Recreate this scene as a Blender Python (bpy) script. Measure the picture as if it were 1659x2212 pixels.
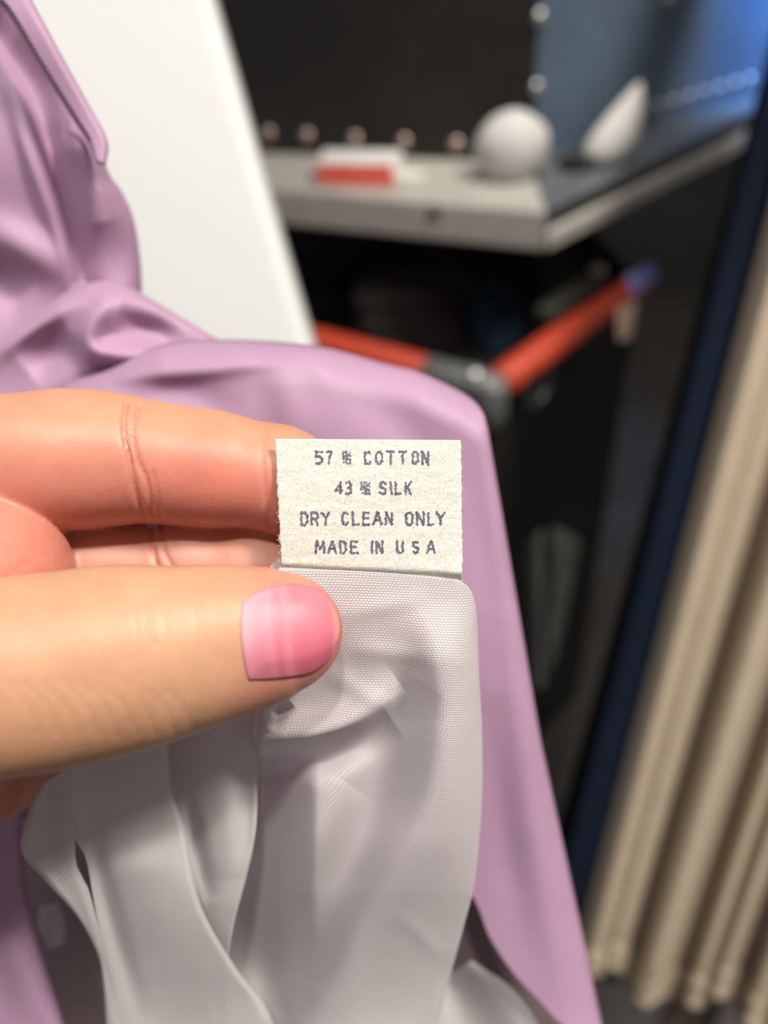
import bpy, bmesh, math, random
import numpy as np
from mathutils import Vector, Matrix

random.seed(7)
rng = np.random.default_rng(7)
S = bpy.context.scene
COL = S.collection
for o in list(bpy.data.objects):
    bpy.data.objects.remove(o)

# ------------------------------------------------------------------ camera
FPX, CX, CY = 1662.2, 829.5, 1106.0
CAM = np.array([0.0, 0.0, 1.40])
PITCH, ROLL = math.radians(40), math.radians(5)
VIEW = np.array([0, math.cos(PITCH), -math.sin(PITCH)])
R0 = np.array([1.0, 0, 0]); U0 = np.array([0, math.sin(PITCH), math.cos(PITCH)])
RIGHT = math.cos(ROLL) * R0 - math.sin(ROLL) * U0
UP = math.cos(ROLL) * U0 + math.sin(ROLL) * R0
cd = bpy.data.cameras.new('camera')
cam = bpy.data.objects.new('camera', cd); COL.objects.link(cam)
M = Matrix.Identity(4)
for i in range(3):
    M[i][0], M[i][1], M[i][2], M[i][3] = RIGHT[i], UP[i], -VIEW[i], CAM[i]
cam.matrix_world = M
cd.sensor_fit = 'VERTICAL'; cd.sensor_height = 34.6; cd.sensor_width = 25.95; cd.lens = 26.0
cd.clip_start = 0.004; cd.clip_end = 60
cd.dof.use_dof = True; cd.dof.focus_distance = 0.1095; cd.dof.aperture_fstop = 8.6
S.camera = cam

# ------------------------------------------------------------------ light
S.view_settings.view_transform = 'Standard'; S.view_settings.look = 'None'
S.view_settings.exposure = 0.0; S.view_settings.gamma = 1.0
S.view_settings.use_curve_mapping = False
w = bpy.data.worlds.new('shop_air'); S.world = w; w.use_nodes = True
bg = w.node_tree.nodes['Background']
bg.inputs[0].default_value = (1.0, 0.97, 0.95, 1); bg.inputs[1].default_value = 0.20


BLUE_AT, BLUE_TO = (0.72, 1.00, 1.74), (0.61, 1.21, 1.37)


def lamp(name, kind, loc, energy, colour, size=0.2, target=None, spot=60, blend=0.6):
    ld = bpy.data.lights.new(name, kind); ld.energy = energy; ld.color = colour
    if kind == 'AREA':
        ld.shape = 'DISK'; ld.size = size
    else:
        ld.shadow_soft_size = size
    if kind == 'SPOT':
        ld.spot_size = math.radians(spot); ld.spot_blend = blend
    o = bpy.data.objects.new(name, ld); COL.objects.link(o); o.location = loc
    if target is not None:
        o.rotation_euler = (Vector(target) - Vector(loc)).to_track_quat('-Z', 'Y').to_euler()
    return o


lamp('ceiling_spot', 'SPOT', (0.12, -0.32, 2.95), 48, (1, 0.94, 0.88), 0.055, (0, 0.1, 1.33), 40, 0.5)
lamp('ceiling_downlight', 'AREA', (-0.55, -0.1, 3.0), 8, (1, 0.95, 0.92), 0.6, (0, 0.3, 1.2))
lamp('ceiling_downlight', 'AREA', (1.1, -0.1, 3.0), 54, (1, 0.92, 0.82), 0.4, (0.5, 0.5, 0.9))
lamp('ceiling_spot', 'SPOT', (-0.4, -0.3, 2.9), 9, (0.93, 0.97, 0.95), 0.1, (-0.25, 0.5, 1.3), 40, 0.6)
lamp('added_blue_spot', 'SPOT', BLUE_AT, 140, (0.06, 0.35, 1.0), 0.04, BLUE_TO, 44, 1.0)  # added lamp, stands in for the blue reflection on the side panel
lamp('added_cabinet_spot', 'SPOT', (0.24, 0.70, 1.95), 17, (1, 0.90, 0.82), 0.04, (0.20, 0.98, 1.22), 34, 1.0)  # added lamp, gives the dark front panel its gradient


# ------------------------------------------------------------------ pixel <-> space helpers
def camxyz(px, py, d):
    px, py, d = np.broadcast_arrays(np.asarray(px, float), np.asarray(py, float), np.asarray(d, float))
    return np.stack([(px - CX) / FPX * d, (py - CY) / FPX * d, d], -1)


def to_world(c):
    c = np.asarray(c, float)
    return CAM + c[..., 0:1] * RIGHT - c[..., 1:2] * UP + c[..., 2:3] * VIEW


def P(px, py, d):
    return to_world(camxyz(px, py, d))


def ray(px, py):
    return P(px, py, 1.0) - CAM


def on_level(px, py, z):
    r = ray(px, py); return CAM + r * ((z - CAM[2]) / r[2])


def on_plane(px, py, p0, n):
    r = ray(px, py); return CAM + r * (np.dot(p0 - CAM, n) / np.dot(r, n))


# ------------------------------------------------------------------ object helpers
def link(name, me, mat=None, parent=None, smooth=False):
    o = bpy.data.objects.new(name, me); COL.objects.link(o)
    if mat is not None:
        me.materials.append(mat)
    if smooth:
        me.polygons.foreach_set('use_smooth', [True] * len(me.polygons))
    if parent is not None:
        o.parent = parent
        o.matrix_parent_inverse = Matrix.Translation(-Vector(parent.location))
    return o


def centre(o, at=None):
    """put the origin of a mesh object at its own base"""
    me = o.data
    n = len(me.vertices); a = np.empty(n * 3); me.vertices.foreach_get('co', a); a = a.reshape(-1, 3)
    c = np.array([a[:, 0].mean(), a[:, 1].mean(), a[:, 2].min()]) if at is None else np.asarray(at)
    me.vertices.foreach_set('co', (a - c).ravel()); o.location = Vector(c)
    return o


def mesh(name, verts, faces):
    me = bpy.data.meshes.new(name)
    me.from_pydata([tuple(v) for v in verts], [], [tuple(f) for f in faces]); me.update()
    return me


def thing(name, loc, label, cat, group=None):
    o = bpy.data.objects.new(name, None); COL.objects.link(o); o.location = Vector(loc)
    o.empty_display_size = 0.02
    return tag(o, label, cat, group)


def tag(o, label=None, cat=None, group=None, kind=None):
    if label: o['label'] = label
    if cat: o['category'] = cat
    if group: o['group'] = group
    if kind: o['kind'] = kind
    return o


def from_bm(name, bm, mat, parent=None, smooth=False):
    bmesh.ops.recalc_face_normals(bm, faces=bm.faces[:])
    me = bpy.data.meshes.new(name); bm.to_mesh(me); bm.free()
    return link(name, me, mat, parent, smooth)


def prism(bm, ring, vec):
    """closed solid: polygon ring swept along vec"""
    vec = Vector(vec)
    a = [bm.verts.new(Vector(p)) for p in ring]; b = [bm.verts.new(Vector(p) + vec) for p in ring]
    n = len(a); bm.faces.new(a); bm.faces.new(b[::-1])
    for i in range(n):
        bm.faces.new((a[i], b[i], b[(i + 1) % n], a[(i + 1) % n]))


def bar(bm, p, q, r, n=14, caps=True):
    p, q = Vector(p), Vector(q); t = (q - p).normalized()
    x = t.orthogonal().normalized(); y = t.cross(x)
    rings = []
    for c, rr in ((p, r * .8), (p + t * r * .3, r), (q - t * r * .3, r), (q, r * .8)):
        rings.append([bm.verts.new(c + (x * math.cos(a) + y * math.sin(a)) * rr) for a in [2 * math.pi * i / n for i in range(n)]])
    for A, B in zip(rings, rings[1:]):
        for i in range(n):
            bm.faces.new((A[i], A[(i + 1) % n], B[(i + 1) % n], B[i]))
    bm.faces.new(rings[0]); bm.faces.new(rings[-1])


def dome(bm, c, nrm, r, h, n=14, m=5):
    c, nrm = Vector(c), Vector(nrm).normalized(); x = nrm.orthogonal().normalized(); y = nrm.cross(x)
    prev = [bm.verts.new(c - nrm * .001 + (x * math.cos(a) + y * math.sin(a)) * r) for a in [2 * math.pi * i / n for i in range(n)]]
    bm.faces.new(prev)
    for k in range(0, m):
        f = k / m * math.pi / 2
        cur = [bm.verts.new(c + nrm * h * math.sin(f) + (x * math.cos(a) + y * math.sin(a)) * r * math.cos(f)) for a in [2 * math.pi * i / n for i in range(n)]]
        for i in range(n):
            bm.faces.new((prev[i], prev[(i + 1) % n], cur[(i + 1) % n], cur[i]))
        prev = cur
    top = bm.verts.new(c + nrm * h)
    for i in range(n):
        bm.faces.new((prev[i], prev[(i + 1) % n], top))


# ------------------------------------------------------------------ materials
class Mat:
    def __init__(self, name):
        self.m = bpy.data.materials.new(name); self.m.use_nodes = True
        self.nt = self.m.node_tree; self.b = self.nt.nodes['Principled BSDF']; self.out = self.nt.nodes['Material Output']

    def n(self, t, **kw):
        nd = self.nt.nodes.new(t)
        for k, v in kw.items():
            if isinstance(k, str) and hasattr(nd, k): setattr(nd, k, v)
        return nd

    def l(self, a, b): self.nt.links.new(a, b)

    def set(self, **kw):
        for k, v in kw.items():
            nm = k.replace('_', ' ')
            for s in self.b.inputs:
                if s.name.lower() == nm.lower():
                    s.default_value = v if not (isinstance(v, tuple) and len(v) == 3 and s.type == 'RGBA') else (*v, 1)
        return self

    def noise(self, scale, detail=4, coord='Object', rough=.6, vec=None, dist=0):
        t = self.n('ShaderNodeTexCoord'); nz = self.n('ShaderNodeTexNoise')
        nz.inputs['Scale'].default_value = scale; nz.inputs['Detail'].default_value = detail
        nz.inputs['Roughness'].default_value = rough; nz.inputs['Distortion'].default_value = dist
        src = t.outputs[coord]
        if vec:
            mp = self.n('ShaderNodeMapping'); mp.inputs['Scale'].default_value = vec; self.l(src, mp.inputs[0]); src = mp.outputs[0]
        self.l(src, nz.inputs['Vector']); return nz.outputs['Fac']

    def ramp(self, fac, stops):
        r = self.n('ShaderNodeValToRGB'); e = r.color_ramp.elements
        while len(e) < len(stops): e.new(.5)
        for el, (p, c) in zip(e, stops):
            el.position = p; el.color = (*c, 1) if len(c) == 3 else c
        self.l(fac, r.inputs[0]); return r.outputs[0]

    def mix(self, fac, a, b, mode='MIX'):
        x = self.n('ShaderNodeMix'); x.data_type = 'RGBA'; x.blend_type = mode
        for s, v in ((x.inputs[0], fac), (x.inputs[6], a), (x.inputs[7], b)):
            if hasattr(v, 'links') or isinstance(v, bpy.types.NodeSocket): self.l(v, s)
            elif isinstance(v, tuple): s.default_value = (*v, 1)
            else: s.default_value = v
        return x.outputs[2]

    def bump(self, h, strength, dist, prev=None):
        b = self.n('ShaderNodeBump'); b.inputs['Strength'].default_value = strength; b.inputs['Distance'].default_value = dist
        self.l(h, b.inputs['Height'])
        if prev is not None: self.l(prev, b.inputs['Normal'])
        self.l(b.outputs[0], self.b.inputs['Normal']); return b.outputs[0]

    def base(self, sock): self.l(sock, self.b.inputs['Base Color'])


def simple(name, col, rough=.5, metal=0., spec=.5, var=.12, scale=60, bump=0., **kw):
    m = Mat(name); m.set(roughness=rough, metallic=metal, specular_ior_level=spec, **kw)
    f = m.noise(scale, 5)
    lo = tuple(c * (1 - var) for c in col); hi = tuple(min(1, c * (1 + var)) for c in col)
    m.base(m.ramp(f, [(.3, lo), (.7, hi)]))
    if bump: m.bump(m.noise(scale * 6, 4), .5, bump)
    return m.m


def cloth(name, col, period, rough=.55, sheen=.3, var=.05, bumpd=.00004, twill=True, translucent=.0, spec=.35, aniso=0.):
    m = Mat(name); m.set(roughness=rough, sheen_weight=sheen, sheen_roughness=.4, specular_ior_level=spec)
    m.set(sheen_tint=tuple(min(1, c * 1.5) for c in col))
    f = m.noise(45, 4, 'UV')
    m.base(m.ramp(f, [(.3, tuple(c * (1 - var) for c in col)), (.7, tuple(min(1, c * (1 + var)) for c in col))]))
    t = m.n('ShaderNodeTexCoord'); wv = m.n('ShaderNodeTexWave'); wv.wave_type = 'BANDS'
    wv.bands_direction = 'DIAGONAL' if twill else 'Y'
    wv.inputs['Scale'].default_value = 0.31 / period; wv.inputs['Distortion'].default_value = .4
    wv.inputs['Detail'].default_value = 1; wv.inputs['Detail Scale'].default_value = 200
    m.l(t.outputs['UV'], wv.inputs['Vector'])
    p = m.bump(wv.outputs['Fac'], .35, bumpd)
    m.bump(m.noise(900, 3, 'UV'), .25, .00008, p)
    if translucent:
        tr = m.n('ShaderNodeBsdfTranslucent'); tr.inputs[0].default_value = (*col, 1)
        mx = m.n('ShaderNodeMixShader'); mx.inputs[0].default_value = translucent
        m.l(m.b.outputs[0], mx.inputs[1]); m.l(tr.outputs[0], mx.inputs[2]); m.l(mx.outputs[0], m.out.inputs[0])
    return m.m


LAV = cloth('lavender_silk', (.47, .29, .43), .00028, rough=.5, sheen=.35, var=.05, translucent=.12, spec=.4)
TAUPE = cloth('garment_inside_shaded', (.20, .14, .155), .0004, rough=.7, sheen=.1, var=.05)


def gauze():
    m = Mat('white_gauze_lining'); m.set(roughness=.62, sheen_weight=.25, specular_ior_level=.3)
    t = m.n('ShaderNodeTexCoord'); mp = m.n('ShaderNodeMapping'); m.l(t.outputs['UV'], mp.inputs[0])
    mp.inputs['Scale'].default_value = (1 / .00052, 1 / .00052, 1)
    # slight wander of the threads
    nz = m.n('ShaderNodeTexNoise'); nz.inputs['Scale'].default_value = 700; nz.inputs['Detail'].default_value = 2
    m.l(t.outputs['UV'], nz.inputs['Vector'])
    wob = m.n('ShaderNodeMix'); wob.data_type = 'VECTOR'
    sc = m.n('ShaderNodeVectorMath'); sc.operation = 'MULTIPLY_ADD'
    sc.inputs[1].default_value = (.35, .35, 0)
    m.l(nz.outputs['Color'], sc.inputs[0]); m.l(mp.outputs[0], sc.inputs[2])
    br = m.n('ShaderNodeTexBrick'); br.offset = .5; br.squash = 1
    br.inputs['Scale'].default_value = 1.0; br.inputs['Brick Width'].default_value = 1.0
    br.inputs['Row Height'].default_value = .72; br.inputs['Mortar Size'].default_value = .13
    br.inputs['Mortar Smooth'].default_value = 1.0
    m.l(sc.outputs[0], br.inputs['Vector'])
    fac = br.outputs['Fac']
    m.base(m.mix(m.noise(60, 4, 'UV'), (.69, .655, .66), (.76, .725, .73)))
    inv = m.n('ShaderNodeMath'); inv.operation = 'SUBTRACT'; inv.inputs[0].default_value = 1; m.l(fac, inv.inputs[1])
    p = m.bump(inv.outputs[0], .8, .00011)
    m.bump(m.noise(2600, 3, 'UV'), .3, .00006, p)
    tr = m.n('ShaderNodeBsdfTranslucent'); tr.inputs[0].default_value = (.8, .77, .77, 1)
    mx = m.n('ShaderNodeMixShader'); mx.inputs[0].default_value = .18
    m.l(m.b.outputs[0], mx.inputs[1]); m.l(tr.outputs[0], mx.inputs[2])
    tp = m.n('ShaderNodeBsdfTransparent'); mx2 = m.n('ShaderNodeMixShader')
    k = m.n('ShaderNodeMath'); k.operation = 'MULTIPLY'; k.inputs[1].default_value = .36; m.l(fac, k.inputs[0])
    m.l(k.outputs[0], mx2.inputs[0]); m.l(mx.outputs[0], mx2.inputs[1]); m.l(tp.outputs[0], mx2.inputs[2])
    m.l(mx2.outputs[0], m.out.inputs[0])
    return m.m


GAUZE = gauze()


def paper():
    m = Mat('fibrous_label'); m.set(roughness=.85, specular_ior_level=.2, sheen_weight=.15)
    a = m.noise(2300, 5, 'Object', .75, dist=1.6)
    c = m.ramp(a, [(.32, (.45, .43, .36)), (.49, (.72, .705, .635)), (.67, (.86, .85, .80))])
    m.base(c)
    p = m.bump(a, .55, .00016)
    m.bump(m.noise(260, 3, 'Object', .5, (1, 1, 3)), .4, .0006, p)
    return m.m


LABEL_M = paper()
INK = simple('violet_grey_ink', (.15, .145, .20), .8, var=.5, scale=2500)


def skin():
    m = Mat('skin'); m.set(roughness=.44, specular_ior_level=.45, subsurface_weight=.22, subsurface_scale=.0035)
    m.b.inputs['Subsurface Radius'].default_value = (1, .32, .18)
    at = m.n('ShaderNodeAttribute'); at.attribute_name = 'tone'
    mot = m.ramp(m.noise(160, 4), [(.3, (.92, .90, .89)), (.7, (1.06, 1.04, 1.03))])
    m.base(m.mix(1.0, at.outputs['Color'], mot, 'MULTIPLY'))
    cr = m.n('ShaderNodeAttribute'); cr.attribute_name = 'crease'
    p = m.bump(cr.outputs['Fac'], .6, -.00035)
    p = m.bump(m.noise(420, 3, 'Object', .5, (1.6, .6, 1)), .11, .0005, p)
    vo = m.n('ShaderNodeTexVoronoi'); vo.inputs['Scale'].default_value = 1500
    t = m.n('ShaderNodeTexCoord'); m.l(t.outputs['Object'], vo.inputs['Vector'])
    m.bump(vo.outputs['Distance'], .06, .0003, p)
    return m.m


SKIN = skin()


def nail_mat():
    m = Mat('pink_nail'); m.set(roughness=.5, specular_ior_level=.5, subsurface_weight=.2, subsurface_scale=.001, coat_weight=0.0)
    m.b.inputs['Subsurface Radius'].default_value = (1, .4, .3)
    at = m.n('ShaderNodeAttribute'); at.attribute_name = 'tone'
    m.base(at.outputs['Color'])
    t = m.n('ShaderNodeTexCoord'); wv = m.n('ShaderNodeTexNoise'); mp = m.n('ShaderNodeMapping')
    mp.inputs['Scale'].default_value = (14, 1.2, 1); m.l(t.outputs['UV'], mp.inputs[0]); m.l(mp.outputs[0], wv.inputs['Vector'])
    wv.inputs['Scale'].default_value = 1.0
    m.bump(wv.outputs['Fac'], .12, .0004)
    return m.m


NAIL = nail_mat()
WHITE_P = simple('white_painted_board', (.64, .655, .65), .55, var=.015, scale=6)
BLACK_PANEL = simple('brown_black_panel', (.019, .017, .016), .40, var=.15, scale=30, spec=.3)
STEEL_PANEL = simple('blued_steel_panel', (.085, .125, .18), .40, .2, var=.2, scale=9)
LEDGE_M = simple('brushed_grey_metal', (.46, .44, .405), .5, .15, var=.08, scale=40)
PLATE = simple('pale_blue_grey_metal', (.13, .145, .155), .38, .2, var=.08, scale=40)
LEDGE_D = simple('dark_grey_channel', (.018, .020, .020), .5, .1, var=.1, scale=40)
BRASS = simple('pale_copper_rivet', (.55, .42, .36), .35, .85, var=.08)
STEEL = simple('grey_steel', (.42, .43, .42), .35, .8, var=.08)
RED = simple('red_leather', (.50, .055, .022), .5, var=.2, scale=90)
DARK = simple('near_black_leather', (.016, .014, .013), .5, var=.3, scale=50, spec=.3)
NAVY = cloth('navy_cloth', (.012, .024, .055), .002, rough=.8, sheen=.15, bumpd=.0003)
BLACKC = cloth('black_cloth', (.0022, .0026, .004), .002, rough=.9, sheen=0, spec=.08, bumpd=.0003)
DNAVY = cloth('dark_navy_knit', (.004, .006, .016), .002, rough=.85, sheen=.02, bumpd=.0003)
BROWNK = cloth('dark_brown_knit', (.030, .022, .020), .003, rough=.9, sheen=.1, var=.3, bumpd=.0004)
TEALK = cloth('dark_teal_knit', (.006, .022, .040), .003, rough=.9, sheen=.1, bumpd=.0004)
BEIGE = cloth('beige_cotton', (.52, .43, .325), .0016, rough=.85, sheen=.2, var=.06, bumpd=.0002, translucent=.15)
TAUPEC = cloth('taupe_cloth', (.17, .13, .10), .0016, rough=.85, sheen=.2, bumpd=.0002)
GREYC = cloth('grey_knit', (.042, .042, .040), .003, rough=.9, sheen=.2, var=.3, bumpd=.0004)
CARDW = simple('white_card', (.72, .72, .70), .5, var=.05)
CARDR = simple('red_card', (.85, .13, .10), .45, var=.08)
PORC = simple('white_crumpled_paper', (.78, .76, .73), .6, var=.08, scale=40, bump=.003)
GREYP = simple('grey_white_paper', (.50, .49, .48), .65, var=.12, scale=70, bump=.002)
PURPLE = simple('violet_card', (.10, .10, .26), .6, var=.2)
PINKISH = simple('tan_card', (.24, .16, .12), .6, var=.2)
OLIVE = simple('olive_leather', (.035, .036, .026), .55, var=.2)
FLOOR_M = simple('dark_floor', (.045, .04, .037), .5, var=.3, scale=4)
WALL_M = simple('charcoal_wall', (.02, .02, .02), .7, var=.2, scale=4)


# ------------------------------------------------------------------ curves, sheets and folds
def catmull(pts, n=24):
    p = np.asarray(pts, float)
    if len(p) == 2:
        t = np.linspace(0, 1, n + 1)[:, None]; return p[0] * (1 - t) + p[1] * t
    q = np.vstack([2 * p[0] - p[1], p, 2 * p[-1] - p[-2]]); out = []
    for i in range(len(p) - 1):
        a, b, c, d = q[i:i + 4]; t = np.linspace(0, 1, n, endpoint=False)[:, None]
        out.append(.5 * ((2 * b) + (-a + c) * t + (2 * a - 5 * b + 4 * c - d) * t ** 2 + (-a + 3 * b - 3 * c + d) * t ** 3))
    out.append(p[-1:]); return np.vstack(out)


def resample(pts, n):
    c = catmull(pts); s = np.r_[0, np.cumsum(np.linalg.norm(np.diff(c, axis=0), axis=1))]
    t = np.linspace(0, s[-1], n)
    return np.stack([np.interp(t, s, c[:, k]) for k in range(c.shape[1])], -1)


def line_dist(px, py, pts):
    """distance (px) to a smooth polyline, its signed side (+ = left of travel) and the fraction along it"""
    c = resample(pts, max(8, 7 * len(pts)))
    best = np.full(px.shape, 1e9); side = np.zeros(px.shape); frac = np.zeros(px.shape)
    for i in range(len(c) - 1):
        ax, ay = c[i]; bx, by = c[i + 1] - c[i]; L2 = bx * bx + by * by + 1e-9
        t = np.clip(((px - ax) * bx + (py - ay) * by) / L2, 0, 1)
        d = np.hypot(px - ax - t * bx, py - ay - t * by); m = d < best
        best = np.where(m, d, best); side = np.where(m, np.sign(bx * (py - ay) - by * (px - ax)), side)
        frac = np.where(m, (i + t) / (len(c) - 1), frac)
    return best, side, frac


def fold(px, py, pts, amp, w, w2=None, p=2.0, taper=True):
    """height in metres towards the camera of a fold along pts; w right-hand width, w2 left-hand width"""
    d, s, f = line_dist(px, py, pts)
    ww = w if w2 is None else np.where(s > 0, w, w2)
    k = np.exp(-(d / ww) ** p)
    if taper: k = k * np.sin(np.pi * np.clip(f, 0.0, 1.0)) ** .8
    return amp * k


def sheet_mesh(name, left, right, nr, nc, depth):
    L, Rr = resample(left, nr), resample(right, nr)
    s = np.linspace(0, 1, nc)
    g = L[:, None, :] * (1 - s)[None, :, None] + Rr[:, None, :] * s[None, :, None]
    px, py = g[..., 0], g[..., 1]
    t = np.linspace(0, 1, nr)[:, None] * np.ones((1, nc)); ss = np.ones((nr, 1)) * s[None, :]
    d = depth(px, py, ss, t)
    w3 = P(px, py, d)
    u = np.concatenate([np.zeros((nr, 1)), np.cumsum(np.linalg.norm(np.diff(w3, axis=1), axis=2), 1)], 1)
    u = u - u[:, nc // 2:nc // 2 + 1]
    v = np.concatenate([np.zeros((1, nc)), np.cumsum(np.linalg.norm(np.diff(w3, axis=0), axis=2), 0)], 0)
    return w3.reshape(-1, 3), (nr, nc), np.stack([u, v], -1).reshape(-1, 2)


def join_sheets(name, sheets, mat, parent=None, thick=.00022, smooth=True):
    V, F, UV, off = [], [], [], 0
    for v, (nr, nc), uv in sheets:
        V.append(v); UV.append(uv)
        i = np.arange(nr * nc).reshape(nr, nc)
        F.append(np.stack([i[:-1, :-1], i[1:, :-1], i[1:, 1:], i[:-1, 1:]], -1).reshape(-1, 4) + off); off += len(v)
    V, F, UV = np.vstack(V), np.vstack(F), np.vstack(UV)
    me = mesh(name, V, F.tolist())
    ul = me.uv_layers.new(name='UVMap')
    li = np.empty(len(me.loops), int); me.loops.foreach_get('vertex_index', li)
    ul.data.foreach_set('uv', UV[li].ravel())
    o = link(name, me, mat, parent, smooth)
    if thick:
        md = o.modifiers.new('cloth_thickness', 'SOLIDIFY'); md.thickness = thick; md.offset = 0
    return o


def edge_roll(s, width, r, side):
    """extra depth so that a cloth edge turns away round a radius"""
    k = np.clip(1 - (s if side < 0 else 1 - s) / width, 0, 1)
    return r * (1 - np.sqrt(np.clip(1 - k ** 2, 0, 1)))


# ================================================================== THE SETTING
def quad_slab(name, pts, mat, thick=(0, 0, -.02)):
    bm = bmesh.new(); prism(bm, pts, thick); return from_bm(name, bm, mat)


fl = quad_slab('floor', [(-2.5, -1.5, 0), (3.0, -1.5, 0), (3.0, 3.2, 0), (-2.5, 3.2, 0)], FLOOR_M, (0, 0, -.05)); tag(fl, kind='structure')
wb = quad_slab('wall_back', [(-2.5, 2.9, 0), (3.0, 2.9, 0), (3.0, 2.9, 3.1), (-2.5, 2.9, 3.1)], WALL_M, (0, .1, 0)); tag(wb, kind='structure')

# ------------------------------------------------------------------ riveted cabinet with ledge
C_TOP = P(1180, 455, .80); ZL = C_TOP[2]


def drop_to(p, py):
    """height at which the plumb line under p is seen at image row py"""
    lo, hi = p[2] - .5, p[2]
    for _ in range(50):
        mid = (lo + hi) / 2; q = np.array([p[0], p[1], mid]) - CAM
        y = CY - np.dot(q, UP) / np.dot(q, VIEW) * FPX
        if y > py: lo = mid
        else: hi = mid
    return (lo + hi) / 2


Z0 = drop_to(C_TOP, 545)
LE = on_level(560, 403, ZL); RE = on_level(1640, 235, ZL)
LE = C_TOP + (LE - C_TOP) * 1.5; RE = C_TOP + (RE - C_TOP) * 1.3
WC = on_level(1148, 350, ZL)
WL = on_level(560, 328, ZL); WR = on_level(1659, 196, ZL)
WL = WC + (WL - WC) * 1.5; WR = WC + (WR - WC) * 1.3
cab = thing('riveted_cabinet', (WC[0], WC[1], 0), 'dark riveted metal cabinet corner with grey ledge, behind the white board', 'cabinet')
upv = np.array([0, 0, 1.0])
nL = np.cross(WL - WC, upv); nL /= np.linalg.norm(nL)
if np.dot(nL, CAM - WC) < 0: nL = -nL
nR = np.cross(WR - WC, upv); nR /= np.linalg.norm(nR)
if np.dot(nR, CAM - WC) < 0: nR = -nR
HP = .75
bm = bmesh.new(); prism(bm, [WL, WC, WC + upv * HP, WL + upv * HP], tuple(-nL * .02)); from_bm('front_panel', bm, BLACK_PANEL, cab)
bm = bmesh.new(); prism(bm, [WC, WR, WR + upv * HP, WC + upv * HP], tuple(-nR * .02))
tag(from_bm('side_panel', bm, STEEL_PANEL, cab), 'bluish steel side panel')
# ledge: light outer rail on each side, dark channel, body below
def rail(name, a, b, inner_a, inner_b, mat, z_hi, z_lo):
    bm = bmesh.new()
    prism(bm, [np.r_[p[:2], z_hi] for p in (a, b, inner_b, inner_a)], (0, 0, z_lo - z_hi))
    o = from_bm(name, bm, mat, cab)
    bv = o.modifiers.new('edge', 'BEVEL'); bv.width = .004; bv.segments = 3
    return o


rail('ledge_rail', LE, C_TOP, WL, WC, LEDGE_M, ZL, Z0)
e = np.r_[(RE - C_TOP)[:2], 0]; e /= np.linalg.norm(e); ne = np.array([e[1], -e[0], 0])
if np.dot(ne, CAM - C_TOP) < 0: ne = -ne
HT = ZL - Z0
tag(rail('ledge_plate', C_TOP, RE, WC, WR, PLATE, ZL, ZL - .004), 'pale blue-grey top plate of the ledge')
tag(rail('ledge_channel', C_TOP - ne * .002, RE - ne * .002, WC, WR, LEDGE_D, ZL - .003, ZL - HT * .52), 'dark channel of the ledge')
rail('ledge_rail', C_TOP + ne * .004, RE + ne * .004, WC, WR, LEDGE_M, ZL - HT * .50, Z0)
# screw head in the ledge front
nF = np.cross(LE - C_TOP, upv); nF /= np.linalg.norm(nF)
if np.dot(nF, CAM - C_TOP) < 0: nF = -nF
bm = bmesh.new(); dome(bm, on_plane(938, 462, C_TOP, nF), nF, .007, .003); from_bm('screw_head', bm, LEDGE_D, cab, True)
# body of the cabinet below the ledge, set back
iL, iR, iC = WL - nL * .5, WR - nR * .5, WC - (nL + nR) * .45
bm = bmesh.new(); prism(bm, [np.r_[p[:2], Z0 + .002] for p in (iL, iC, iR, iR - nR * .2, iL - nL * .2)], (0, 0, -Z0 - .002 + .001)); from_bm('lower_body', bm, BLACKC, cab)


def rivets(pts, plane_p, plane_n, r, mat):
    for x, y in pts:
        bm = bmesh.new(); dome(bm, on_plane(x, y, plane_p, plane_n), plane_n, r, r * .6)
        from_bm('rivet', bm, mat, cab, True)


rivets([(580, 288), (663, 293), (766, 300), (872, 306), (985, 312), (1090, 318)], WC, nL, .0085, BRASS)
rivets([(1168, 38), (1161, 190), (1445, 0)], WC, nR, .0085, STEEL)
rivets([(1390 + 33 * i, 240 - 9.5 * i) for i in range(9)], WC, nR, .0075, STEEL)

# things on the ledge
def on_ledge(px, py): return on_level(px, py, ZL + .0015)


a, b = on_ledge(690, 398), on_ledge(850, 402)
dirn = np.r_[(b - a)[:2], 0]; L = np.linalg.norm(dirn); dirn /= L
back = np.array([-dirn[1], dirn[0], 0]);
if np.dot(back, CAM - a) > 0: back = -back
pk = thing('packet', (a + b) / 2 + back * .015, 'small flat white packet with a red front lying on the grey ledge', 'packet')
bm = bmesh.new(); prism(bm, [a, b, b + back * .045, a + back * .045 - dirn * .01], (0, 0, .027)); o = from_bm('box', bm, CARDW, pk)
o.modifiers.new('edge', 'BEVEL').width = .003
bm = bmesh.new(); prism(bm, [a - back * .0008 + upv * .001, b - back * .0008 + upv * .001, b - back * .0008 + upv * .0235, a - back * .0008 + upv * .0235], tuple(back * .002))
tag(from_bm('front_strip', bm, CARDR, pk), 'glossy red front strip')
bm = bmesh.new(); prism(bm, [b + dirn * .001 + back * .004, b + dirn * .03 + back * .006, b + dirn * .03 + back * .03, b + dirn * .001 + back * .03], (0, 0, .008)); from_bm('flap', bm, CARDW, pk)


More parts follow.
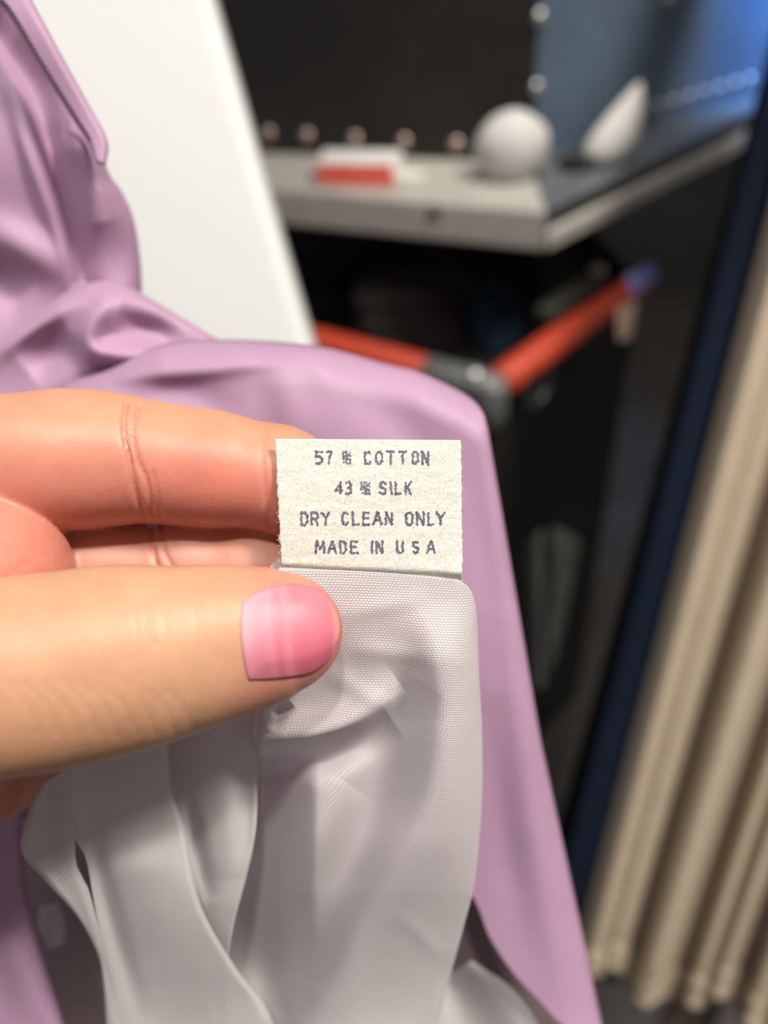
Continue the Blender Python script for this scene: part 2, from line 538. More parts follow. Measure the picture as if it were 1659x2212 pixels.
def lump(name, px, py, dist_r, scale, mat, seed, label, cat, cone=False, rotz=0.):
    """crumpled solid standing on the ledge at its base point"""
    base = on_ledge(px, py); r_ = np.random.default_rng(seed)
    bm = bmesh.new(); bmesh.ops.create_icosphere(bm, subdivisions=4, radius=1)
    dirs = r_.normal(size=(16, 3)); dirs /= np.linalg.norm(dirs, axis=1)[:, None]
    for v in bm.verts:
        n = np.array(v.co); k = 1 + .05 * sum(abs(np.dot(n, q)) ** 6 for q in dirs) - .04 * sum(max(0, np.dot(n, q)) ** 14 for q in dirs[::-1])
        q = n * k
        if cone:
            h = (q[2] + 1) / 2; f = 1.15 - .8 * h; q = np.array([q[0] * f + .9 * (h - .45), q[1] * f, q[2]])
        q[2] = max(q[2], -.86)
        v.co = Vector((q[0] * scale[0], q[1] * scale[1], (q[2] + .86) * scale[2]))
    bmesh.ops.rotate(bm, verts=bm.verts, cent=(0, 0, 0), matrix=Matrix.Rotation(rotz, 3, 'Z'))
    o = from_bm(name, bm, mat, None, True); o.location = Vector(base); return tag(o, label, cat)


lump('paper_ball', 1103, 380, 0, (.036, .034, .036), GREYP, 3, 'round grey-white paper ball on the ledge corner, left of the pointed one', 'paper')
bl = on_ledge(1262, 352)
bm = bmesh.new(); prism(bm, [bl + e * x + ne * y for x, y in ((-.035, -.018), (.035, -.018), (.035, .018), (-.035, .018))], (0, 0, .010))
o = from_bm('wallet', bm, DARK, None); o.modifiers.new('edge', 'BEVEL').width = .003; centre(o)
tag(o, 'flat black wallet on the ledge between the two white paper lumps', 'wallet')
lump('crumpled_tissue', 1325, 345, 0, (.034, .024, .040), PORC, 9, 'bright white pointed crumpled tissue on the ledge before the blue panel', 'tissue', True, 0.)

# ------------------------------------------------------------------ trunk with red rim below
T_C = P(1062, 838, .86); ZT = T_C[2]
TL = on_level(690, 738, ZT); TR = on_level(1350, 632, ZT)
TLe = T_C + (TL - T_C) * 1.6; TRe = T_C + (TR - T_C) * 1.15
tr = thing('trunk', (T_C[0], T_C[1], 0), 'open black trunk with red edges and a steel corner, below the ledge', 'trunk')
inn = np.r_[((TLe - T_C) / np.linalg.norm(TLe - T_C) + (TRe - T_C) / np.linalg.norm(TRe - T_C))[:2], 0]; inn /= np.linalg.norm(inn)
f0, f1, f2 = T_C + inn * .012, TRe + inn * .012, TLe + inn * .012
dp = inn * .30
bm = bmesh.new()
for a_, b_ in ((f0, f1), (f0, f2)):
    nn = np.r_[(b_ - a_)[1], -(b_ - a_)[0], 0]; nn /= np.linalg.norm(nn)
    if np.dot(nn, inn) < 0: nn = -nn
    prism(bm, [np.r_[p[:2], ZT - .004] for p in (a_, b_, b_ + nn * .008, a_ + nn * .008)], (0, 0, -(ZT - .004) + .003))
prism(bm, [np.r_[p[:2], ZT - .055] for p in (f0 + inn * .012, f1 + inn * .006, f1 + dp, f2 + dp, f2 + inn * .006)], (0, 0, -.01))
for a_, b_ in ((f1, f1 + dp), (f2, f2 + dp), (f1 + dp, f2 + dp)):
    q = b_ - a_; nn = np.r_[q[1], -q[0], 0] / np.linalg.norm(q) * .004
    prism(bm, [np.r_[p[:2], ZT - .004] for p in (a_ - nn, b_ - nn, b_ + nn, a_ + nn)], (0, 0, -(ZT - .004) + .003))
o = from_bm('body', bm, DARK, tr)
uL = (TLe - T_C) / np.linalg.norm(TLe - T_C); uR = (TRe - T_C) / np.linalg.norm(TRe - T_C)
# photo: steel corner spans to (925,795) on the left, none on the right
fL = np.linalg.norm(on_level(925, 800, ZT) - T_C)
bm = bmesh.new(); bar(bm, T_C + uL * fL, TLe, .017); from_bm('edge_bar', bm, RED, tr, True)
bm = bmesh.new(); bar(bm, T_C + uR * .012, TRe, .019); from_bm('edge_bar', bm, RED, tr, True)
bm = bmesh.new(); bar(bm, T_C - uL * .008, T_C + uL * (fL + .004), .018); bar(bm, T_C - inn * .002 + upv * .012, T_C - inn * .002 - upv * .045, .018)
cc = from_bm('corner_cap', bm, simple('dull_grey_steel', (.20, .205, .20), .5, .5, var=.08), tr, True)
bm = bmesh.new(); dome(bm, T_C + uL * fL * .28 + upv * .016 - inn * .006, upv * .8 - inn * .4, .010, .006); from_bm('rivet', bm, STEEL, cc, True)
nTR = np.cross(uR, upv); nTR /= np.linalg.norm(nTR)
if np.dot(nTR, CAM - T_C) < 0: nTR = -nTR
hc = on_plane(1162, 830, T_C + nTR * .012, nTR)
bm = bmesh.new()
ns, nt = 40, 10; vs = []
for i in range(ns):
    A = 2 * math.pi * i / ns; rad = math.cos(A) * uR + math.sin(A) * upv
    vs.append([bm.verts.new(Vector(hc + rad * (.026 + .004 * math.cos(B)) + nTR * .004 * math.sin(B))) for B in [2 * math.pi * j / nt for j in range(nt)]])
for i in range(ns):
    for j in range(nt):
        bm.faces.new((vs[i][j], vs[(i + 1) % ns][j], vs[(i + 1) % ns][(j + 1) % nt], vs[i][(j + 1) % nt]))
rg = from_bm('ring_handle', bm, simple('dark_steel', (.16, .16, .16), .35, .8), tr, True)
bm = bmesh.new(); dome(bm, hc - nTR * .012, nTR, .022, .010, 20); from_bm('handle_plate', bm, simple('black_steel', (.05, .05, .05), .4, .7), rg, True)
# clothes stacked in the trunk
def pile(name, px, py, z, size, mat, label, cat, seed, tilt=0.):
    base = on_level(px, py, z); r_ = np.random.default_rng(seed)
    bm = bmesh.new(); n, m = 28, 10
    for layer in range(3):
        h0, h1 = size[2] * layer / 3, size[2] * (layer + 1) / 3
        g = []
        for i in range(n):
            A = 2 * math.pi * i / n; c, s = math.cos(A), math.sin(A)
            ex = abs(c) ** .45 * np.sign(c); ey = abs(s) ** .45 * np.sign(s); row = []
            for k in range(m):
                f = math.pi * k / (m - 1); rr = .92 + .08 * math.sin(f) + .02 * math.sin(5 * A + layer + seed)
                zz = h0 + (h1 - h0) * (1 - math.cos(f)) / 2
                row.append(bm.verts.new((ex * size[0] * rr + r_.normal() * .001, ey * size[1] * rr, zz + .006 * math.sin(3 * A + seed))))
            g.append(row)
        for i in range(n):
            for k in range(m - 1):
                bm.faces.new((g[i][k], g[(i + 1) % n][k], g[(i + 1) % n][k + 1], g[i][k + 1]))
        bm.faces.new([g[i][0] for i in range(n)][::-1]); bm.faces.new([g[i][-1] for i in range(n)])
    bmesh.ops.rotate(bm, verts=bm.verts, cent=(0, 0, 0), matrix=Matrix.Rotation(tilt, 3, 'Z'))
    o = from_bm(name, bm, mat, None, True); o.location = Vector(base)
    uvl = o.data.uv_layers.new(name='UVMap')
    co = [o.data.vertices[l.vertex_index].co for l in o.data.loops]
    uvl.data.foreach_set('uv', [c for v in co for c in (v.x + v.z * .5, v.y + v.z)])
    return tag(o, label, cat)


pile('folded_knitwear', 890, 735, ZT - .054, (.075, .04, .085), BROWNK, 'dark brown folded knitwear in the trunk, left of the teal one', 'clothes', 2, .2)
pile('folded_knitwear', 1065, 745, ZT - .054, (.03, .03, .08), TEALK, 'dark teal folded knitwear in the trunk by its steel corner', 'clothes', 4, .5)
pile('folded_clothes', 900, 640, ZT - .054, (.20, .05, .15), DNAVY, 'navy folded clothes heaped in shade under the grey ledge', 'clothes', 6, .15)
# strap with a stud
p1, p2 = on_level(1170, 700, ZT + .022), on_level(1290, 612, ZT + .022)
st = thing('strap', (p1 + p2) / 2, 'olive strap with a round stud just above the red trunk edge', 'strap')
bm = bmesh.new(); tv = (p2 - p1) / np.linalg.norm(p2 - p1); sv = np.cross(tv, upv)
prism(bm, [p1 - sv * .012, p2 - sv * .012, p2 + sv * .012, p1 + sv * .012], (0, 0, .02)); o = from_bm('band', bm, OLIVE, st); o.modifiers.new('edge', 'BEVEL').width = .004
bm = bmesh.new(); dome(bm, p2 + upv * .02 - tv * .006, np.array([0, -.5, .8]), .011, .007); from_bm('stud', bm, BRASS, st, True)
# tags hanging past the end of the red bar
def hang_card(name, quad, d, mat, label):
    ring = [P(x, y, dd) for (x, y), dd in zip(quad, d)]
    n = np.cross(ring[1] - ring[0], ring[2] - ring[0]); n /= np.linalg.norm(n)
    bm = bmesh.new(); prism(bm, ring, tuple(n * .003)); o = from_bm(name, bm, mat); o.modifiers.new('edge', 'BEVEL').width = .001
    centre(o); return tag(o, label, 'tag')


hang_card('hang_tag', [(1352, 596), (1412, 566), (1424, 600), (1372, 640)], (.80, .82, .82, .80), PURPLE, 'small violet tag at the far end of the red trunk edge')
hang_card('hang_tag', [(1336, 665), (1380, 648), (1362, 735), (1338, 735)], (.79, .8, .8, .79), PINKISH, 'small tan tag hanging under the violet tag')

# ------------------------------------------------------------------ white board behind the garment
PB = [P(-260, -200, .42), P(405, -200, .42), P(752, 1010, .46), P(-260, 1010, .46)]
n = np.cross(np.array(PB[1]) - PB[0], np.array(PB[3]) - PB[0]); n /= np.linalg.norm(n)
if np.dot(n, VIEW) < 0: n = -n
ctrl = [(-300, -230), (100, -230)]
def board_depth(px, py, s, t):
    return .42 + .07 * t + edge_roll(s, .045, .010, 1)
BD = join_sheets('display_board', [sheet_mesh('b', [(-400, -230), (-350, 400), (-300, 1050), (-250, 1750)], [(408, -230), (470, 0), (527, 200), (583, 400), (635, 580), (682, 740), (775, 1050), (980, 1750)], 60, 60, board_depth)], WHITE_P, None, 0)
md = BD.modifiers.new('board_thickness', 'SOLIDIFY'); md.thickness = .018; md.offset = -1
centre(BD); tag(BD, 'plain white board with a rounded edge, behind the lavender fabric', 'board')

# ------------------------------------------------------------------ hanging clothes on the right
def hanging(name, tops, bots, depth_t, depth_b, wave, mat, label, cat, extend=.0, nr=50, nc=160, hem=None, group=None, wave_b=None):
    """a cloth hanging between a top and a bottom line, waves given per station"""
    T = resample([(x, y) for x, y in tops], nc); B = resample([(x, y) for x, y in bots], nc)
    T, depth_t = T + extend * (T - B), depth_t + extend * (depth_t - depth_b)
    s = np.linspace(0, 1, nc); t = np.linspace(0, 1, nr)[:, None]
    wv = np.interp(s, np.linspace(0, 1, len(wave)), wave)
    k = np.ones(5) / 5; wv = np.convolve(np.pad(wv, 2, 'edge'), k, 'valid')
    px = T[None, :, 0] * (1 - t) + B[None, :, 0] * t; py = T[None, :, 1] * (1 - t) + B[None, :, 1] * t
    d = depth_t * (1 - t) + depth_b * t - wv[None, :] * (.75 + .35 * t) + .003 * np.sin(9 * t + 5 * s[None, :])
    w3 = P(px, py, d)
    u = np.concatenate([np.zeros((nr, 1)), np.cumsum(np.linalg.norm(np.diff(w3, axis=1), axis=2), 1)], 1)
    v = np.concatenate([np.zeros((1, nc)), np.cumsum(np.linalg.norm(np.diff(w3, axis=0), axis=2), 0)], 0)
    return w3.reshape(-1, 3), (nr, nc), np.stack([u, v], -1).reshape(-1, 2)


def sine_wave(n, pts):
    """smooth wave through (s, height) stations"""
    c = catmull(pts, 30); return np.interp(np.linspace(0, 1, n), c[:, 0], c[:, 1])


cw = 1.7 * sine_wave(160, [(0, -.02), (.05, .012), (.10, .004), (.16, .010), (.22, -.030), (.28, .012), (.36, .014), (.42, -.034), (.48, .006), (.53, -.008), (.58, .012), (.65, -.034), (.74, .014), (.82, -.03), (.9, .012), (1, -.02)])
ct = thing('curtain', P(1450, 2100, .72), 'pleated beige cotton curtain hanging at the right edge, hem visible', 'curtain')
tops = [(1745, 150), (1840, 150), (2030, 150), (2290, 150), (2600, 150)]
bots = [(1247, 2056), (1290, 2084), (1330, 2066), (1390, 2146), (1440, 2126), (1505, 2150), (1575, 2128), (1625, 2200), (1690, 2180), (1760, 2250)]
join_sheets('pleated_cloth', [hanging('c', tops, bots, .60, .70, cw, BEIGE, '', '', .5)], BEIGE, ct, .003)
hb = [(x + (-4), y + 26) for x, y in bots]; hb2 = [(x + 12, y - 40) for x, y in bots]
join_sheets('hem', [hanging('h', hb2, hb, .694, .697, cw + .003, BEIGE, '', '', nr=12)], BEIGE, ct, .005)

nv = sine_wave(160, [(0, -.01), (.3, .014), (.5, -.006), (.75, .012), (1, -.01)])
o = join_sheets('coat', [hanging('n', [(1690, 60), (1760, 60), (1840, 60)], [(1190, 2000), (1290, 2010), (1390, 2020)], .68, .80, nv, NAVY, '', '', .5)], NAVY, None, .006)
centre(o); tag(o, 'navy blue coat hanging beside the beige curtain', 'coat')
o = join_sheets('coat', [hanging('k', [(1640, 200), (1690, 200), (1750, 200)], [(1120, 2100), (1260, 2110), (1380, 2120)], .76, .90, nv, BLACKC, '', '', .5)], BLACKC, None, .006)
centre(o); tag(o, 'black coat hanging behind the navy coat, seen as a dark strip', 'coat')
tp = sine_wave(160, [(0, -.01), (.3, .01), (.6, -.01), (1, .01)])
o = join_sheets('trousers', [hanging('t', [(1640, 1700), (1690, 1700), (1740, 1700)], [(1330, 2420), (1400, 2420), (1470, 2420)], .78, .86, tp, TAUPEC, '', '')], TAUPEC, None, .006)
centre(o); tag(o, 'taupe trousers showing below the beige curtain hem', 'trousers')
# grey scarf lying against the trunk
gs = 1.6 * sine_wave(160, [(0, -.02), (.2, .01), (.4, -.01), (.6, .012), (.8, -.006), (1, -.02)])
o = join_sheets('scarf', [hanging('g', [(1140, 1180), (1190, 1140), (1250, 1165)], [(1150, 1500), (1176, 1470), (1204, 1400)], .74, .80, gs, GREYC, '', '')], GREYC, None, .006)
centre(o); tag(o, 'grey knitted scarf hanging on the dark trunk side', 'scarf')

# ================================================================== THE HAND
# metric field in millimetres, camera axes: x right, y down, z away
def H(px, py, d):
    return np.array([(px - CX) / FPX * d, (py - CY) / FPX * d, d])


def mmr(rpx, d): return rpx * d / FPX


def cone_sdf(X, Y, Z, a, b, ra, rb, flat=1.0):
    ax, ay, az = a; bx, by, bz = b - a
    L2 = bx * bx + by * by + bz * bz + 1e-9
    t = np.clip(((X - ax) * bx + (Y - ay) * by + (Z - az) * bz) / L2, 0, 1)
    dx, dy, dz = X - ax - t * bx, Y - ay - t * by, (Z - az - t * bz) * flat
    return np.sqrt(dx * dx + dy * dy + dz * dz) - (ra + (rb - ra) * t)


def smin(a, b, k):
    h = np.clip(.5 + .5 * (b - a) / k, 0, 1)
    return b + (a - b) * h - k * h * (1 - h)


def chain(X, Y, Z, pts, k=2.5, flat=1.0):
    out = None
    for (p, r), (q, s) in zip(pts, pts[1:]):
        d = cone_sdf(X, Y, Z, p, q, r, s, flat); out = d if out is None else smin(out, d, k)
    return out


def node(px, py, d, rpx): return (H(px, py, d), mmr(rpx, d))


INDEX = [node(-330, 1040, 110, 165), node(-120, 1005, 114, 152), node(140, 994, 117, 145), node(225, 992, 118, 138), node(300, 995, 118.5, 124), node(390, 1006, 119, 121), node(470, 1015, 119.5, 118), node(600, 1035, 120, 110), node(720, 1085, 120.5, 100), node(800, 1165, 120.5, 90), node(830, 1225, 120.5, 78)]
MIDDLE = [node(-330, 1200, 118, 160), node(-60, 1230, 123, 140), node(180, 1232, 126.5, 122), node(260, 1232, 127, 116), node(335, 1234, 127, 104), node(420, 1228, 127, 112), node(560, 1238, 126, 112), node(700, 1310, 124.5, 96), node(800, 1350, 122.5, 90), node(858, 1376, 121.5, 82)]
RING = [node(-340, 1420, 122, 160), node(-60, 1450, 130, 135), node(160, 1465, 136, 118), node(330, 1480, 138, 108), node(450, 1470, 133, 98), node(500, 1460, 131, 85)]
LITTLE = [node(-340, 1600, 120, 150), node(-130, 1625, 128, 135), node(-20, 1655, 133, 112), node(70, 1630, 137.5, 92), node(150, 1590, 140, 80)]
BULGE = [node(-300, 1290, 106, 210), node(-120, 1262, 109, 205), node(-30, 1240, 112, 178)]
HEEL = [node(-340, 1640, 105, 200), node(-150, 1660, 120, 150), node(-70, 1668, 127, 128)]
PALM = [node(-330, 1100, 116, 190), node(-480, 1300, 112, 260), node(-620, 1500, 106, 280)]
PALM2 = [node(-340, 1480, 120, 190), node(-520, 1560, 112, 250), node(-700, 1660, 104, 270)]
WRIST = [(H(-600, 1500, 108), 17.), (H(-900, 1800, 100), 19.), (np.array([-175., 90., 92.]), 24.), (np.array([-290., 190., 70.]), 30.)]
THUMB = [node(-600, 1560, 100, 230), node(-260, 1515, 94, 222), node(0, 1463, 95.5, 201), node(130, 1446, 97.5, 198), node(250, 1424, 99, 191), node(330, 1414, 100, 176), node(450, 1392, 101.5, 160), node(540, 1377, 102.5, 140), node(606, 1366, 103, 122), node(631, 1362, 103.2, 97)]


def hand_sdf(X, Y, Z, groups=False):
    di = chain(X, Y, Z, INDEX); dm = chain(X, Y, Z, MIDDLE)
    dr = chain(X, Y, Z, RING); dl = chain(X, Y, Z, LITTLE)
    db = chain(X, Y, Z, BULGE, 4); dh = chain(X, Y, Z, HEEL, 4)
    pm = smin(chain(X, Y, Z, PALM, 6), chain(X, Y, Z, PALM2, 6), 8); pm = smin(pm, chain(X, Y, Z, WRIST, 8), 10)
    th = chain(X, Y, Z, THUMB, 3.0, 1.16)
    f = smin(di, dm, .9); f = smin(f, dr, .9); f = smin(f, dl, .9)
    f = smin(f, db, .9); f = smin(f, dh, 1.2); f = smin(f, pm, 6)
    k = np.where(X < -62, 6.0, .8)
    out = smin(f, th, k)
    if groups: return out, di, dm, th, db
    return out


def axis(lo, a, b, hi, h, H_):
    """fine steps between a and b, growing outside"""
    mid = np.arange(a, b, h); left, x, s = [], a, h
    while x > lo:
        s = min(s * 1.12, H_); x -= s; left.append(x)
    right, x, s = [], mid[-1], h
    while x < hi:
        s = min(s * 1.12, H_); x += s; right.append(x)
    return np.r_[left[::-1], mid, right]


gx = axis(-330, -60, 6, 14, .42, 5); gy = axis(-40, -19, 38, 240, .42, 5); gz = axis(28, 86, 136, 165, .42, 4)


def surface_nets(gx, gy, gz, f):
    nx, ny, nz = len(gx), len(gy), len(gz)
    V = np.empty((nx, ny, nz), np.float32)
    YY, ZZ = np.meshgrid(gy, gz, indexing='ij')
    for i in range(0, nx, 16):
        xs = gx[i:i + 16]
        X = np.broadcast_to(xs[:, None, None], (len(xs), ny, nz)).astype(np.float32)
        V[i:i + 16] = f(X, YY[None].astype(np.float32), ZZ[None].astype(np.float32))
    ins = V < 0
    c = np.zeros((nx - 1, ny - 1, nz - 1), np.int8)
    offs = [(a, b, d) for a in (0, 1) for b in (0, 1) for d in (0, 1)]
    for a, b, d in offs: c += ins[a:nx - 1 + a, b:ny - 1 + b, d:nz - 1 + d]
    act = np.argwhere((c > 0) & (c < 8)); idx = np.full(c.shape, -1, np.int64); idx[tuple(act.T)] = np.arange(len(act))
    pos = np.zeros((len(act), 3)); cnt = np.zeros(len(act))
    G = (gx, gy, gz)
    for p in offs:
        for ax in range(3):
            if p[ax]: continue
            q = list(p); q[ax] = 1
            A = act + p; B = act + q
            va, vb = V[tuple(A.T)], V[tuple(B.T)]; m = (va < 0) != (vb < 0)
            t = np.where(m, va / (va - vb + 1e-12), 0)
            for k in range(3):
                ca, cb = G[k][A[:, k]], G[k][B[:, k]]
                pos[:, k] += np.where(m, ca + (cb - ca) * t, 0)
            cnt += m
    pos /= cnt[:, None]
    quads = []
    for ax in range(3):
        sl0 = [slice(None)] * 3; sl1 = [slice(None)] * 3; sl0[ax] = slice(0, -1); sl1[ax] = slice(1, None)
        E = np.argwhere(ins[tuple(sl0)] != ins[tuple(sl1)])
        u, v = [(1, 2), (2, 0), (0, 1)][ax]
        ok = (E[:, u] > 0) & (E[:, v] > 0) & (E[:, u] < c.shape[u]) & (E[:, v] < c.shape[v]); E = E[ok]
        flip = ins[tuple(sl0)][tuple(E.T)]
        def cell(du, dv):
            Q = E.copy(); Q[:, u] -= du; Q[:, v] -= dv; return idx[tuple(Q.T)]
        q = np.stack([cell(0, 0), cell(1, 0), cell(1, 1), cell(0, 1)], -1)
        q[~flip] = q[~flip][:, ::-1]; quads.append(q)
    return pos, np.vstack(quads)


hv, hq = surface_nets(gx, gy, gz, hand_sdf)
# skin tone by where the skin is: tan on the thumb's back, pink on finger pads and near the nail
_, di, dm, th, db = hand_sdf(hv[:, 0], hv[:, 1], hv[:, 2], True)
hpx = hv[:, 0] / hv[:, 2] * FPX + CX; hpy = hv[:, 1] / hv[:, 2] * FPX + CY


def smooth(a, b, x):
    t = np.clip((x - a) / (b - a), 0, 1); return t * t * (3 - 2 * t)


TAN, PINK, ROSE, PALE = (np.array(c) for c in ((.565, .315, .19), (.62, .24, .18), (.62, .165, .135), (.60, .34, .25)))
is_th = smooth(1.2, -.2, th - np.minimum(np.minimum(di, dm), db))[:, None]
is_mid = smooth(1.0, -.3, dm - np.minimum(di, db))[:, None]
# across the finger: back of the index (upper rim) is tan
rim = smooth(70, -95, hpy - np.interp(hpx, [0, 300, 600, 720], [975, 975, 1015, 1065]) )[:, None]
fing = PINK * (1 - rim * .75) + TAN * rim * .75
pad = np.exp(-((hpx - 460) / 110) ** 2 - ((hpy - 1040) / 75) ** 2)[:, None]
fing = fing * (1 - .45 * pad) + ROSE * .45 * pad
fing = fing * (1 - .5 * is_mid) + PALE * .5 * is_mid
tip = smooth(470, 640, hpx + .25 * np.abs(hpy - 1330))[:, None]
thc = TAN * (1 - .75 * tip) + PINK * .75 * tip
rosy = smooth(660, 715, hpx)[:, None] * .8
thc = thc * (1 - rosy) + np.array((.66, .17, .17)) * rosy
base = (smooth(1480, 1640, hpy) * smooth(700, 300, hpx))[:, None] * .35  # shade of the thumb's lower side, put into the skin tone
thc = thc * (1 - base) + np.array((.54, .25, .125)) * base
tone = fing * (1 - is_th) + thc * is_th
CREASES = [  # (polyline in the picture plane, half width, depth, which surface)
    ([(272, 872), (268, 930), (282, 1000), (292, 1060), (312, 1118)], 6, 1.0, 'i'),
    ([(300, 878), (286, 930), (296, 990), (318, 1040), (330, 1112)], 5, .7, 'i'),
    ([(330, 1020), (338, 1060), (345, 1118)], 4, .35, 'i'),
    ([(572, 930), (566, 1000), (576, 1080), (584, 1140)], 7, .35, 'i'),
    ([(400, 1130), (480, 1140), (560, 1150)], 4, .2, 'i'),
    ([(328, 1128), (330, 1180), (338, 1222), (352, 1250)], 6, 1.0, 'm'),
    ([(352, 1130), (352, 1180), (366, 1215), (385, 1240)], 5, .7, 'm'),
    ([(0, 1160), (60, 1190), (120, 1200)], 8, .12, 'b'), ([(10, 1250), (60, 1215), (110, 1190)], 8, .1, 'b'),
]
for x0, amp in ((215, .4), (232, .3), (262, .22), (292, .4), (305, .35), (322, .2), (352, .25), (420, .3), (440, .2)):
    j = rng.uniform(-8, 8, 4)
    CREASES.append(([(x0 + j[0], 1300), (x0 + 6 + j[1], 1370), (x0 + 2 + j[2], 1440), (x0 - 6 + j[3], 1500)], 9, amp * .45, 't'))
CREASES.append(([(285, 1395), (315, 1388), (350, 1396)], 9, .10, 't'))
for k in range(9):
    x0 = 10 + 42 * k
    CREASES.append(([(x0, 1470 + 6 * (k % 3)), (x0 + 45, 1520), (x0 + 75, 1585)], 9, .12, 't'))
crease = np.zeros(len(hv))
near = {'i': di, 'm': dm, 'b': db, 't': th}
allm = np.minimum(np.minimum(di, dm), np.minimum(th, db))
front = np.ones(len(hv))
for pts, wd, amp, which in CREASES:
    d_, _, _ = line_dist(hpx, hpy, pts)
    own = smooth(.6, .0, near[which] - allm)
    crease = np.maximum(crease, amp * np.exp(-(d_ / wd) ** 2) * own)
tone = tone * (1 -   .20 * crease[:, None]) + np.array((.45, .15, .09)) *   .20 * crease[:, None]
# push the skin in along the creases
ctrs = hv.copy()
eps = .3
gr = np.stack([hand_sdf(hv[:, 0] + (eps if k == 0 else 0), hv[:, 1] + (eps if k == 1 else 0), hv[:, 2] + (eps if k == 2 else 0)) - hand_sdf(hv[:, 0], hv[:, 1], hv[:, 2]) for k in range(3)], -1)
gr /= np.linalg.norm(gr, axis=1)[:, None] + 1e-9
facing = smooth(.1, -.3, gr[:, 2])
crease *= facing
hv = hv - gr * (crease * .34)[:, None]
hw = to_world(hv / 1000)
me = mesh('person', hw, hq.tolist())
person = link('person', me, SKIN, None, True)
ca = me.color_attributes.new('tone', 'FLOAT_COLOR', 'POINT')
ca.data.foreach_set('color', np.c_[tone, np.ones(len(tone))].astype(np.float32).ravel())
fa = me.attributes.new('crease', 'FLOAT', 'POINT'); fa.data.foreach_set('value', crease.astype(np.float32))
centre(person)
tag(person, "person's bare hand reaching in from the left, thumb and fingers pinching the care label", 'person')


def hand_depth(px, py):
    """first hit of the viewing ray on the hand, in mm"""
    px, py = np.asarray(px, float), np.asarray(py, float); d = np.full(px.shape, 84.0)
    for _ in range(90):
        c = camxyz(px, py, d); d = d + np.clip(hand_sdf(c[..., 0], c[..., 1], c[..., 2]), -1, 1.2) * .8
    return d


# thumbnail: curved plate lying in the thumb's back
nl = [(524, 1302), (520, 1345), (523, 1395), (530, 1440), (537, 1468)]          # cuticle side
top = [(524, 1302), (560, 1278), (610, 1264), (655, 1266), (699, 1283), (721, 1318)]
bot = [(537, 1468), (580, 1467), (630, 1462), (674, 1452), (706, 1427), (724, 1392)]
tipc = [(721, 1318), (731, 1343), (732, 1366), (724, 1392)]
nu, nvv = 46, 36
Tt, Bb, Ll, Rr_ = resample(top, nu), resample(bot, nu), resample(nl, nvv), resample(tipc, nvv)
u = np.linspace(0, 1, nu)[None, :, None]; v = np.linspace(0, 1, nvv)[:, None, None]
G = (1 - v) * Tt[None] + v * Bb[None] + (1 - u) * Ll[:, None] + u * Rr_[:, None] - ((1 - u) * (1 - v) * Tt[0] + u * (1 - v) * Tt[-1] + (1 - u) * v * Bb[0] + u * v * Bb[-1])
nd = hand_depth(G[..., 0], G[..., 1])
u2, v2 = u[..., 0] * np.ones((nvv, 1)), v[..., 0] * np.ones((1, nu))
nd = np.minimum(nd, 110)
inset = .10 - .42 * np.minimum(1, 5 * np.minimum(np.minimum(v2, 1 - v2), u2 + .02)) - .10 * u2
nd = (nd + inset) / 1000
nw = P(G[..., 0], G[..., 1], nd)
i = np.arange(nvv * nu).reshape(nvv, nu)
nf = np.stack([i[:-1, :-1], i[1:, :-1], i[1:, 1:], i[:-1, 1:]], -1).reshape(-1, 4)
nme = mesh('thumbnail', nw.reshape(-1, 3), nf.tolist())
pale, pinkc, deep, edge = (np.array(c) for c in ((.68, .34, .39), (.70, .19, .24), (.55, .085, .15), (.76, .33, .27)))
k1 = smooth(.02, .42, u2 + .10 * (v2 - .5))[..., None]
nc_ = pale * (1 - k1) + pinkc * k1
k2 = (smooth(.35, .9, v2) * .55)[..., None]; nc_ = nc_ * (1 - k2) + deep * k2
k3 = smooth(.84, .93, u2)[..., None] * .75; nc_ = nc_ * (1 - k3) + edge * k3
band = (.10 * np.exp(-((u2 - .42) / .05) ** 2) + .08 * np.exp(-((u2 - .27) / .04) ** 2))[..., None]  # two pale highlight streaks painted into the nail colour
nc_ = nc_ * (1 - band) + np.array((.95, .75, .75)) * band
nail = link('thumbnail', nme, NAIL, person, True); tag(nail, 'glossy pink thumbnail')
ca = nme.color_attributes.new('tone', 'FLOAT_COLOR', 'POINT')
ca.data.foreach_set('color', np.c_[nc_.reshape(-1, 3), np.ones(nvv * nu)].astype(np.float32).ravel())
ul = nme.uv_layers.new(name='UVMap'); li = np.empty(len(nme.loops), int); nme.loops.foreach_get('vertex_index', li)
ul.data.foreach_set('uv', np.stack([u2, v2], -1).reshape(-1, 2)[li].ravel())
md = nail.modifiers.new('nail_thickness', 'SOLIDIFY'); md.thickness = .00018; md.offset = 1

# ================================================================== THE GARMENT
gm = thing('garment', P(700, 1800, .15), 'lavender silk and cotton garment with white lining, held up by the hand', 'garment')

